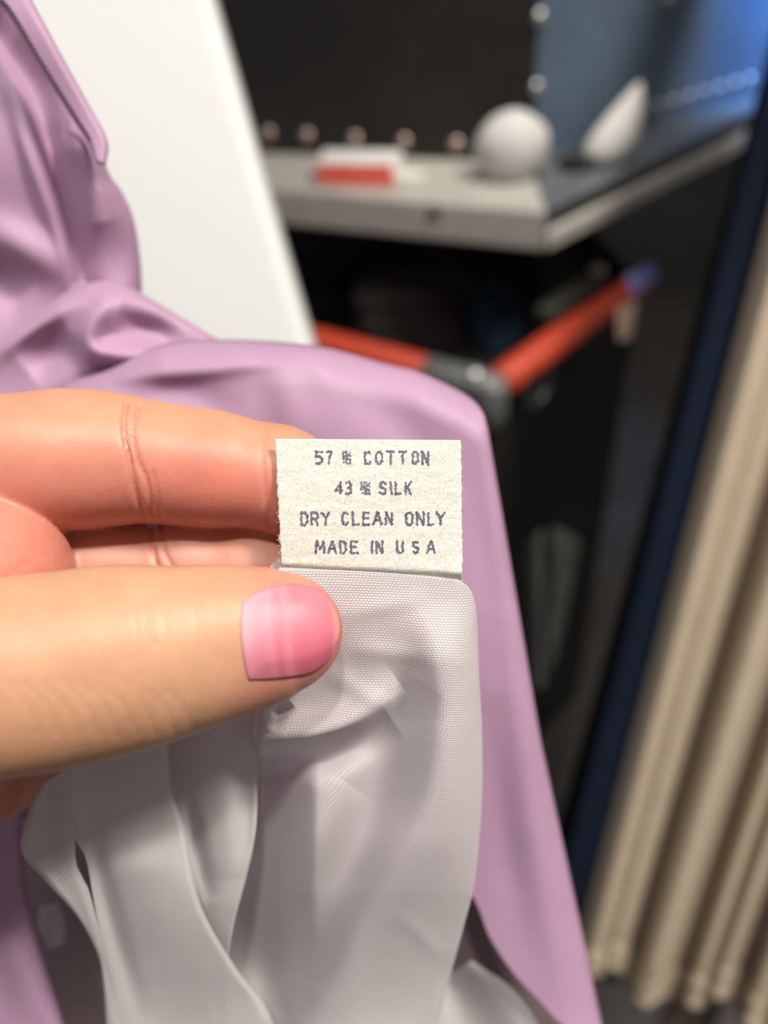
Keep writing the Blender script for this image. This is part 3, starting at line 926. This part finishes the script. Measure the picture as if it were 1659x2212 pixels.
# ---- lavender outer cloth
def dep_front(px, py, s, t):
    b = .146 + .005 * smooth(800, 1300, py) + .016 * smooth(1100, 2200, py) + .004 * smooth(300, -100, px)
    h = fold(px, py, [(165, 822), (300, 806), (415, 798), (625, 776), (720, 800)], .0022, 22, 55)
    h = h + fold(px, py, [(590, 775), (620, 860), (640, 960)], .0012, 40)
    h = h + fold(px, py, [(690, 770), (800, 850), (900, 960), (960, 1100)], -.0014, 60)
    h = h + fold(px, py, [(230, 860), (400, 850), (520, 900)], -.0015, 40)
    h = h + fold(px, py, [(1010, 900), (1040, 1100), (1090, 1400), (1150, 1800)], -.0010, 50)
    h = h + fold(px, py, [(1085, 1300), (1120, 1600), (1180, 2000), (1220, 2212)], .0012, 50)
    h = h + fold(px, py, [(1060, 1500), (1090, 1800), (1160, 2100)], -.0008, 40)
    top = np.interp(px, [100, 165, 235, 350, 500, 685, 830, 900, 1000, 1040], [860, 822, 800, 745, 735, 749, 786, 803, 850, 885])
    k = np.clip(1 - (py - top) / 90, 0, 1); roll = .010 * (1 - np.sqrt(1 - np.clip(k, 0, .999) ** 2))
    return b - h + roll * smooth(1090, 1000, px) + edge_roll(s, .07, .006, 1)


ftop = [(100, 905), (130, 845), (165, 820), (235, 800), (350, 745), (500, 735), (685, 749), (830, 786), (900, 803), (1000, 850), (1038, 885), (1052, 925)]
# parametrised: "left" runs along the hidden lower line, rows follow the right-hand edge
def front_sheet():
    nr, nc = 150, 170
    # columns go from the top silhouette down to the lower edge
    T = resample(ftop, nc)
    B = resample([(-60, 1700), (200, 1850), (420, 1900), (640, 1930), (860, 1930), (1000, 1930), (1030, 1955), (1060, 2030), (1110, 2105), (1165, 2165), (1225, 2225), (1310, 2260)], nc)
    t = np.linspace(0, 1, nr)[:, None, None]
    bend = np.array(resample([(0, 0), (-10, 0), (-15, 0), (0, 0)], nr))[:, 0][:, None] * np.linspace(0, 1, nc)[None] ** 3
    g = T[None] * (1 - t) + B[None] * t
    g[..., 0] += bend
    px, py = g[..., 0], g[..., 1]; s = np.ones((nr, 1)) * np.linspace(0, 1, nc)[None]
    d = dep_front(px, py, s, t[..., 0]); w3 = P(px, py, d)
    u = np.concatenate([np.zeros((nr, 1)), np.cumsum(np.linalg.norm(np.diff(w3, axis=1), axis=2), 1)], 1)
    v = np.concatenate([np.zeros((1, nc)), np.cumsum(np.linalg.norm(np.diff(w3, axis=0), axis=2), 0)], 0)
    return w3.reshape(-1, 3), (nr, nc), np.stack([u, v], -1).reshape(-1, 2)


def dep_mid(px, py, s, t):
    top = np.interp(px, [-130, 0, 60, 130, 190, 260, 330, 420, 480, 560, 640], [780, 732, 690, 640, 612, 612, 650, 705, 738, 760, 790])
    b = .152 + .006 * smooth(612, 850, py)
    k = np.clip(1 - (py - top) / 60, 0, .999)
    roll = .008 * (1 - np.sqrt(1 - k ** 2))
    h = fold(px, py, [(215, 630), (222, 665), (200, 700), (192, 735), (215, 760), (280, 768), (360, 752)], .0042, 26)
    h = h + fold(px, py, [(-60, 790), (10, 745), (90, 690), (180, 630)], .0022, 22, 60)
    h = h + fold(px, py, [(250, 690), (330, 715), (430, 742)], -.0050, 38)
    h = h + fold(px, py, [(60, 800), (110, 760), (160, 730)], -.0024, 45)
    h = h + fold(px, py, [(60, 870), (120, 830), (180, 790), (230, 770)], .0016, 30)
    return b - h + roll


def dep_up(px, py, s, t):
    b = .146 + .012 * smooth(250, 700, py) + .004 * s
    h = fold(px, py, [(-20, 60), (40, 150), (90, 250), (140, 420), (172, 540), (184, 606)], -.0058, 22, 44, taper=False)
    h = h + fold(px, py, [(0, 10), (30, 110), (60, 200), (110, 265), (170, 320), (222, 372)], .0024, 34, 46)
    h = h + fold(px, py, [(160, 330), (175, 420), (188, 520), (196, 600)], .0040, 42, 52, taper=False)
    h = h + fold(px, py, [(20, 180), (50, 300), (95, 430), (150, 575)], .0018, 14, 40)
    h = h + fold(px, py, [(-60, 480), (20, 520), (90, 560), (165, 600)], .0030, 44)
    h = h + fold(px, py, [(-60, 560), (10, 620), (60, 650)], -.0030, 40)
    h = h + fold(px, py, [(220, 480), (235, 540), (250, 620)], -.0012, 40)
    return b - h + edge_roll(s, .10, .007, 1)


up_sheet = sheet_mesh('u', [(-200, -120), (-190, 300), (-180, 860)], [(30, -120), (80, 60), (150, 190), (214, 330), (240, 385), (262, 415), (286, 470), (300, 545), (305, 625), (300, 740)], 150, 110, dep_up)
mid_sheet = sheet_mesh('m', [(-130, 790), (-60, 760), (0, 735), (60, 690), (130, 640), (190, 612), (260, 612), (330, 650), (420, 705), (480, 738), (560, 760), (640, 790)][::1],
                       [(-130, 1010), (-60, 1000), (0, 1000), (60, 1000), (130, 1000), (200, 1000), (280, 1000), (350, 1000), (430, 1000), (500, 1000), (570, 1000), (640, 1000)], 150, 110, dep_mid)
def dep_low(px, py, s, t):
    h = fold(px, py, [(-40, 1900), (30, 2050), (80, 2220)], .002, 40) + fold(px, py, [(40, 1800), (50, 1950), (110, 2150)], .0012, 14)
    return .1505 + .004 * t - h + edge_roll(s, .15, .004, 1)
low_sheet = sheet_mesh('l', [(-220, 1560), (-200, 1900), (-180, 2300)], [(20, 1560), (50, 1700), (46, 1800), (60, 1950), (108, 2110), (170, 2300)], 70, 50, dep_low)
outer = join_sheets('outer_cloth', [front_sheet(), mid_sheet, up_sheet, low_sheet], LAV, gm, .0003)

# ---- inside of the far side of the garment, shade put into its darker colour
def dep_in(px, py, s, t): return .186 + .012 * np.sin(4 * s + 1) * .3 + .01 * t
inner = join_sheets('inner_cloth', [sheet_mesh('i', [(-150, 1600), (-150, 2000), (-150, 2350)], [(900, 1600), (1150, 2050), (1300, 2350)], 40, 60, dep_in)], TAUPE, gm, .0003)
tag(inner, 'inside of the cloth, shade put into its taupe tone')

# ---- stitched band at the upper left
band_c = [(-40, -150), (38, -10), (100, 105), (160, 215), (206, 300), (216, 345)]
def dep_band(px, py, s, t): return .1375 + .006 * smooth(0, 330, py) + edge_roll(s, .25, .0012, 1) + edge_roll(s, .2, .0008, -1)
bl_ = [(-75, -120), (-20, -20), (20, 25), (78, 120), (150, 235), (200, 312), (214, 352)]
br_ = [(5, -120), (62, 0), (95, 62), (140, 145), (190, 235), (226, 305), (222, 356)]
band_o = join_sheets('stitched_band', [sheet_mesh('sb', bl_, br_, 90, 24, dep_band)], LAV, gm, .0011)
sl = resample([(-10, -10), (22, 28), (78, 122), (150, 237), (190, 300)], 34)
bm = bmesh.new()
for a_, b_ in zip(sl[0:-1:1], sl[1::1]):
    q0, q1 = a_ * .82 + b_ * .18 + (5, 0), a_ * .18 + b_ * .82 + (5, 0)
    bar(bm, P(*q0, .1365 + .006 * smooth(0, 330, q0[1])), P(*q1, .1365 + .006 * smooth(0, 330, q1[1])),   .0003, 6)
tag(from_bm('seam_stitches', bm, simple('dark_mauve_thread', (.10, .05, .09), .7), band_o, True), kind='stuff')

# ---- white lining
def dep_A(px, py, s, t):
    b = .1113 + .004 * smooth(1300, 1560, py) + .017 * smooth(1450, 2250, py) + .012 * smooth(1800, 2260, py)
    h = fold(px, py, [(930, 1330), (948, 1420), (962, 1560), (935, 1740), (858, 1890), (760, 2060), (670, 2230)], .0042, 56, 95, taper=False) * smooth(1290, 1440, py)
    h = h + fold(px, py, [(905, 1470), (850, 1560), (800, 1740), (720, 1930), (640, 2120)], -.0036, 50) * smooth(1400, 1500, py)
    h = h + fold(px, py, [(520, 1588), (600, 1596), (690, 1585), (780, 1550), (870, 1485)], .0046, 20, 44)
    h = h + fold(px, py, [(500, 1645), (600, 1648), (690, 1640), (770, 1610), (850, 1560)], -.0044, 34)
    h = h + fold(px, py, [(575, 1555), (605, 1535), (625, 1515)], -.0030, 14)
    h = h + fold(px, py, [(560, 1530), (572, 1555), (566, 1580)], .002, 14)
    h = h + fold(px, py, [(760, 1700), (690, 1800), (620, 1930)], .0018, 50)
    h = h + fold(px, py, [(850, 1970), (900, 2010), (950, 2055), (1010, 2040)], .0004, 20)
    for a_, b_ in (((730, 1330), (930, 1290)), ((740, 1400), (930, 1420)), ((700, 1450), (860, 1540))):
        h = h + fold(px, py, [a_, b_], .0005, 22)
    b = b + .015 * smooth(690, 560, px) * smooth(1600, 1680, py) * smooth(2250, 1900, py)
    b = b + .009 * smooth(780, 560, px) * smooth(1920, 2120, py)
    b = b + .008 * smooth(564, 546, px) * smooth(1490, 1540, py) * smooth(1880, 1700, py)
    r = edge_roll(s, .16, .0065, 1) * smooth(1240, 1420, py) + edge_roll(s, .05, .002, -1) * smooth(1500, 1560, py)
    lip = .0006 * np.exp(-((t - .0) / .006) ** 2)
    return b - h + r + lip


A_left = [(604, 1222), (590, 1300), (575, 1420), (548, 1520), (520, 1600), (505, 1720), (490, 1820), (475, 1900), (460, 2000), (450, 2120), (440, 2260)]
A_right = [(985, 1249), (1016, 1274), (1030, 1330), (1035, 1450), (1042, 1600), (1040, 1750), (1026, 1900), (1002, 2000), (972, 2110), (945, 2215), (930, 2260)]


def A_sheet():
    nr, nc = 380, 210
    L_, R_ = resample(A_left, nr), resample(A_right, nr)
    s = np.linspace(0, 1, nc)[None, :]
    # top edge bows up a little: (625,1230) .. (800,1228) .. (985,1250)
    px = L_[:, 0:1] * (1 - s) + R_[:, 0:1] * s; py = L_[:, 1:2] * (1 - s) + R_[:, 1:2] * s
    py = py - 8 * np.sin(np.pi * s) * np.exp(-np.linspace(0, 1, nr)[:, None] * 14)
    t = np.linspace(0, 1, nr)[:, None] * np.ones((1, nc))
    d = dep_A(px, py, s * np.ones((nr, 1)), t); w3 = P(px, py, d)
    u = np.concatenate([np.zeros((nr, 1)), np.cumsum(np.linalg.norm(np.diff(w3, axis=1), axis=2), 1)], 1); u -= u[:, nc // 2:nc // 2 + 1]
    v = np.concatenate([np.zeros((1, nc)), np.cumsum(np.linalg.norm(np.diff(w3, axis=0), axis=2), 0)], 0)
    return w3.reshape(-1, 3), (nr, nc), np.stack([u, v], -1).reshape(-1, 2)


def dep_B(px, py, s, t):
    h = fold(px, py, [(470, 1500), (480, 1700), (500, 1900)], .0018, 50) + fold(px, py, [(395, 1700), (415, 1800), (450, 1950)], -.0022, 22)
    h = h + fold(px, py, [(530, 1600), (535, 1800), (520, 1960)], -.0016, 24)
    return .1265 + .008 * t + .012 * smooth(.5, 1.05, t) - .0045 * s - h + edge_roll(s, .06, .0012, 1)
B_sheet = sheet_mesh('B', [(330, 1440), (340, 1600), (350, 1750), (380, 1900), (440, 2080), (480, 2240)], [(560, 1440), (556, 1540), (556, 1740), (549, 1820), (531, 1900), (505, 2000), (490, 2100), (490, 2240)], 120, 60, dep_B)
def dep_C(px, py, s, t):
    h = fold(px, py, [(358, 1560), (362, 1690), (386, 1780), (410, 1900), (470, 2030), (560, 2200)], .0020, 110, 40, taper=False)
    h = h + fold(px, py, [(270, 1600), (280, 1800), (340, 2000), (430, 2200)], .0010, 60)
    h = h + fold(px, py, [(190, 1700), (205, 1850), (250, 2020), (310, 2212)], -.0022, 24)
    h = h + fold(px, py, [(230, 1900), (310, 1870), (390, 1850)], .0006, 40)
    return .1205 + .010 * t + .012 * smooth(.5, 1.05, t) - h + edge_roll(s, .07, .002, 1)
C_sheet = sheet_mesh('C', [(130, 1440), (140, 1613), (150, 1780), (184, 1850), (200, 1930), (228, 2090), (262, 2260)], [(360, 1440), (364, 1570), (371, 1700), (400, 1790), (432, 1950), (508, 2088), (572, 2170), (610, 2260)], 160, 80, dep_C)
def dep_D(px, py, s, t):
    h = fold(px, py, [(155, 1600), (155, 1850), (180, 1940), (220, 2100), (240, 2212)], .0012, 40, 12, taper=False)
    h = h + fold(px, py, [(60, 1850), (140, 1950), (200, 2080), (230, 2212)], .001, 16) + fold(px, py, [(110, 1640), (100, 1760), (120, 1870)], -.0012, 25)
    return .1225 + .008 * t + .012 * smooth(.5, 1.05, t) - h + edge_roll(s, .2, .002, -1)
D_sheet = sheet_mesh('D', [(170, 1500), (150, 1640), (92, 1690), (60, 1760), (46, 1838), (95, 1900), (160, 1970), (205, 2045), (222, 2110), (232, 2260)], [(190, 1500), (166, 1613), (164, 1740), (163, 1851), (178, 1895), (192, 1924), (212, 2000), (229, 2077), (250, 2160), (270, 2260)], 150, 34, dep_D)
def dep_E(px, py, s, t): return .176 + .004 * np.sin(5 * s)
E_sheet = sheet_mesh('E', [(940, 2120), (930, 2200), (920, 2300)], [(1020, 2075), (1120, 2150), (1215, 2300)], 30, 30, dep_E)
F_sheet = sheet_mesh('F', [(86, 1960), (84, 2000), (104, 2050)], [(122, 1950), (140, 1990), (138, 2040)], 24, 20, lambda px, py, s, t: .178 - .004 * np.sin(math.pi * s) * np.sin(math.pi * t))
lining = join_sheets('lining', [A_sheet(), B_sheet, C_sheet, D_sheet, E_sheet, F_sheet], GAUZE, gm, 0)
tag(lining, 'white gauze lining')
# the little corner of lining left of the label, behind the thumb
corner = join_sheets('lining_corner', [sheet_mesh('k', [(600, 1204), (585, 1222), (560, 1262)], [(612, 1206), (625, 1230), (660, 1290)], 20, 12, lambda px, py, s, t: .1128 + 0 * px)], GAUZE, lining, 0)

# ---- care label
LC = [(594, 948), (994, 951), (999, 1268), (610, 1262)]


def lab_d(px, py):
    x = (px - 796) / 200; y = (py - 1100) / 150
    return .1104 + .0007 * x * x * .4 + .0006 * np.maximum(y, 0) ** 2 + .0002 * np.sin(3 * y + x) + .0013 * smooth(1224, 1246, py + .05 * (796 - px)) - .0004 * np.exp(-((px - 985) / 25) ** 2 - ((py - 1245) / 30) ** 2)


def label_mesh():
    nr, nc = 90, 110
    t = np.linspace(0, 1, nr)[:, None]; s = np.linspace(0, 1, nc)[None]
    c = np.array(LC, float)
    g = ((1 - t)[..., None] * ((1 - s)[..., None] * c[0] + s[..., None] * c[1]) + t[..., None] * ((1 - s)[..., None] * c[3] + s[..., None] * c[2]))
    # ragged cut sides
    jl = np.convolve(rng.normal(0, 2.2, nr + 4), np.ones(3) / 3, 'same')[2:-2]; jr = np.convolve(rng.normal(0, 1.6, nr + 4), np.ones(3) / 3, 'same')[2:-2]
    g[:, 0, 0] += jl; g[:, -1, 0] += jr
    g[:, -1, 0] += 0; g[:, :, 0] += (3 * np.exp(-((t - .25) / .3) ** 2)) * s * .6
    px, py = g[..., 0], g[..., 1]; w3 = P(px, py, lab_d(px, py))
    uv = np.stack([px, py], -1) / 15100
    return w3.reshape(-1, 3), (nr, nc), uv.reshape(-1, 2)


care = join_sheets('care_label', [label_mesh()], LABEL_M, gm, .00022)
tag(care, 'off-white fibrous care label printed with four lines of text')
# stroke letters on a unit cell (0..1 across, 0..1 down)
F_ = {
    '5': [[(1, 0), (.08, 0), (0, .44), (.55, .40), (.95, .58), (.95, .82), (.6, 1), (.05, .95)]],
    '7': [[(0, 0), (1, 0), (.62, .45), (.42, 1)]],
    '4': [[(.72, 1), (.72, 0), (0, .68), (1, .68)]],
    '3': [[(.05, .05), (.6, 0), (.95, .18), (.9, .38), (.45, .48), (.95, .6), (.95, .85), (.55, 1), (0, .95)]],
    '%': [[(.05, .02), (.38, .02), (.38, .36), (.05, .36), (.05, .02)], [(.05, .50), (.45, .46), (.98, .06)], [(.55, .02), (.62, .30), (.98, .34)], [(.05, .62), (.5, .55), (.95, .62)], [(.52, .66), (.95, .66), (.95, 1), (.52, 1), (.52, .66)], [(.12, .95), (.4, .8)]],
    'C': [[(.95, .14), (.6, 0), (.2, .05), (0, .3), (0, .7), (.2, .95), (.6, 1), (.95, .86)]],
    'O': [[(.3, 0), (.7, 0), (1, .2), (1, .8), (.7, 1), (.3, 1), (0, .8), (0, .2), (.3, 0)]],
    'T': [[(0, 0), (1, 0)], [(.5, 0), (.5, 1)]],
    'N': [[(0, 1), (0, 0), (1, 1), (1, 0)]],
    'S': [[(.95, .12), (.55, 0), (.1, .08), (.05, .34), (.5, .48), (.95, .62), (.92, .9), (.5, 1), (.02, .88)]],
    'I': [[(.5, 0), (.5, 1)]], 'L': [[(0, 0), (0, 1), (1, 1)]],
    'K': [[(0, 0), (0, 1)], [(1, 0), (.05, .58)], [(.35, .42), (1, 1)]],
    'D': [[(0, 0), (.62, 0), (1, .25), (1, .75), (.62, 1), (0, 1), (0, 0)]],
    'R': [[(0, 1), (0, 0), (.65, 0), (1, .15), (1, .38), (.65, .53), (0, .53)], [(.5, .53), (1, 1)]],
    'Y': [[(0, 0), (.5, .48), (1, 0)], [(.5, .48), (.5, 1)]],
    'E': [[(1, 0), (0, 0), (0, 1), (1, 1)], [(0, .48), (.85, .48)]],
    'A': [[(0, 1), (.42, 0), (.58, 0), (1, 1)], [(.2, .66), (.8, .66)]],
    'M': [[(0, 1), (.06, 0), (.5, .65), (.94, 0), (1, 1)]],
    'U': [[(0, 0), (0, .8), (.3, 1), (.7, 1), (1, .8), (1, 0)]],
}
LINES = [
    ('57%COTTON', [(397, 462), (474, 528), (588, 664), (748, 806), (830, 890), (908, 978), (992, 1064), (1090, 1144), (1160, 1220)], 176, 280),
    ('43%SILK', [(541, 606), (614, 668), (722, 802), (856, 916), (934, 958), (970, 1026), (1040, 1096)], 394, 496),
    ('DRYCLEANONLY', [(294, 354), (368, 430), (442, 512), (589, 642), (662, 718), (738, 794), (812, 884), (900, 960), (1044, 1106), (1122, 1188), (1204, 1256), (1264, 1338)], 612, 716),
    ('MADEINUSA', [(399, 474), (486, 560), (572, 630), (650, 712), (796, 820), (832, 892), (980, 1038), (1092, 1148), (1197, 1268)], 820, 918)]
K = 500 / 1659.0
for text, spans, y0, y1 in LINES:
    bm = bmesh.new()
    for ch, (x0, x1) in zip(text, spans):
        for st_ in F_[ch]:
            q = [(560 + (x0 + 9 + (x1 - x0 - 18) * a) * K, 920 + (y0 + 9 + (y1 - y0 - 18) * b) * K) for a, b in st_]
            for (ax, ay), (bx, by) in zip(q, q[1:]):
                L_ = math.hypot(bx - ax, by - ay); n_ = max(1, int(L_ / 2.6))
                for i_ in range(n_ + 1):
                    x, y = ax + (bx - ax) * i_ / n_ + random.gauss(0, .75), ay + (by - ay) * i_ / n_ + random.gauss(0, .75)
                    r = random.uniform(1.8, 3.2) * (.72 if ch == '%' else 1); vs_ = []
                    for k in range(9):
                        A = 2 * math.pi * k / 9; xx, yy = x + r * math.cos(A), y + r * math.sin(A)
                        vs_.append(bm.verts.new(Vector(P(xx, yy, lab_d(xx, yy) - .00016))))
                    bm.faces.new(vs_)
    me = bpy.data.meshes.new('printed_text'); bm.to_mesh(me); bm.free()
    o = link('printed_text', me, INK, care); tag(o, 'violet-grey printed line of capitals')
# needle hole and stray fibres along the label's cut sides
bm = bmesh.new()
for k in range(26):
    side = random.random() < .62
    y = random.uniform(950, 1230); x = (596 + (y - 948) * .035) if side else 996
    a = random.uniform(-.9, .9); L_ = random.uniform(2.5, 7); sg = -1 if side else 1
    q = [(x + sg * L_ * f * math.cos(a), y + L_ * f * math.sin(a) + 2 * f * f) for f in (0, .5, 1)]
    for (ax, ay), (bx, by) in zip(q, q[1:]): bar(bm, P(ax, ay, lab_d(ax, ay)), P(bx, by, lab_d(bx, by) - .0001), .00003, 5)
tag(from_bm('loose_fibres', bm, LABEL_M, care, True), kind='stuff')
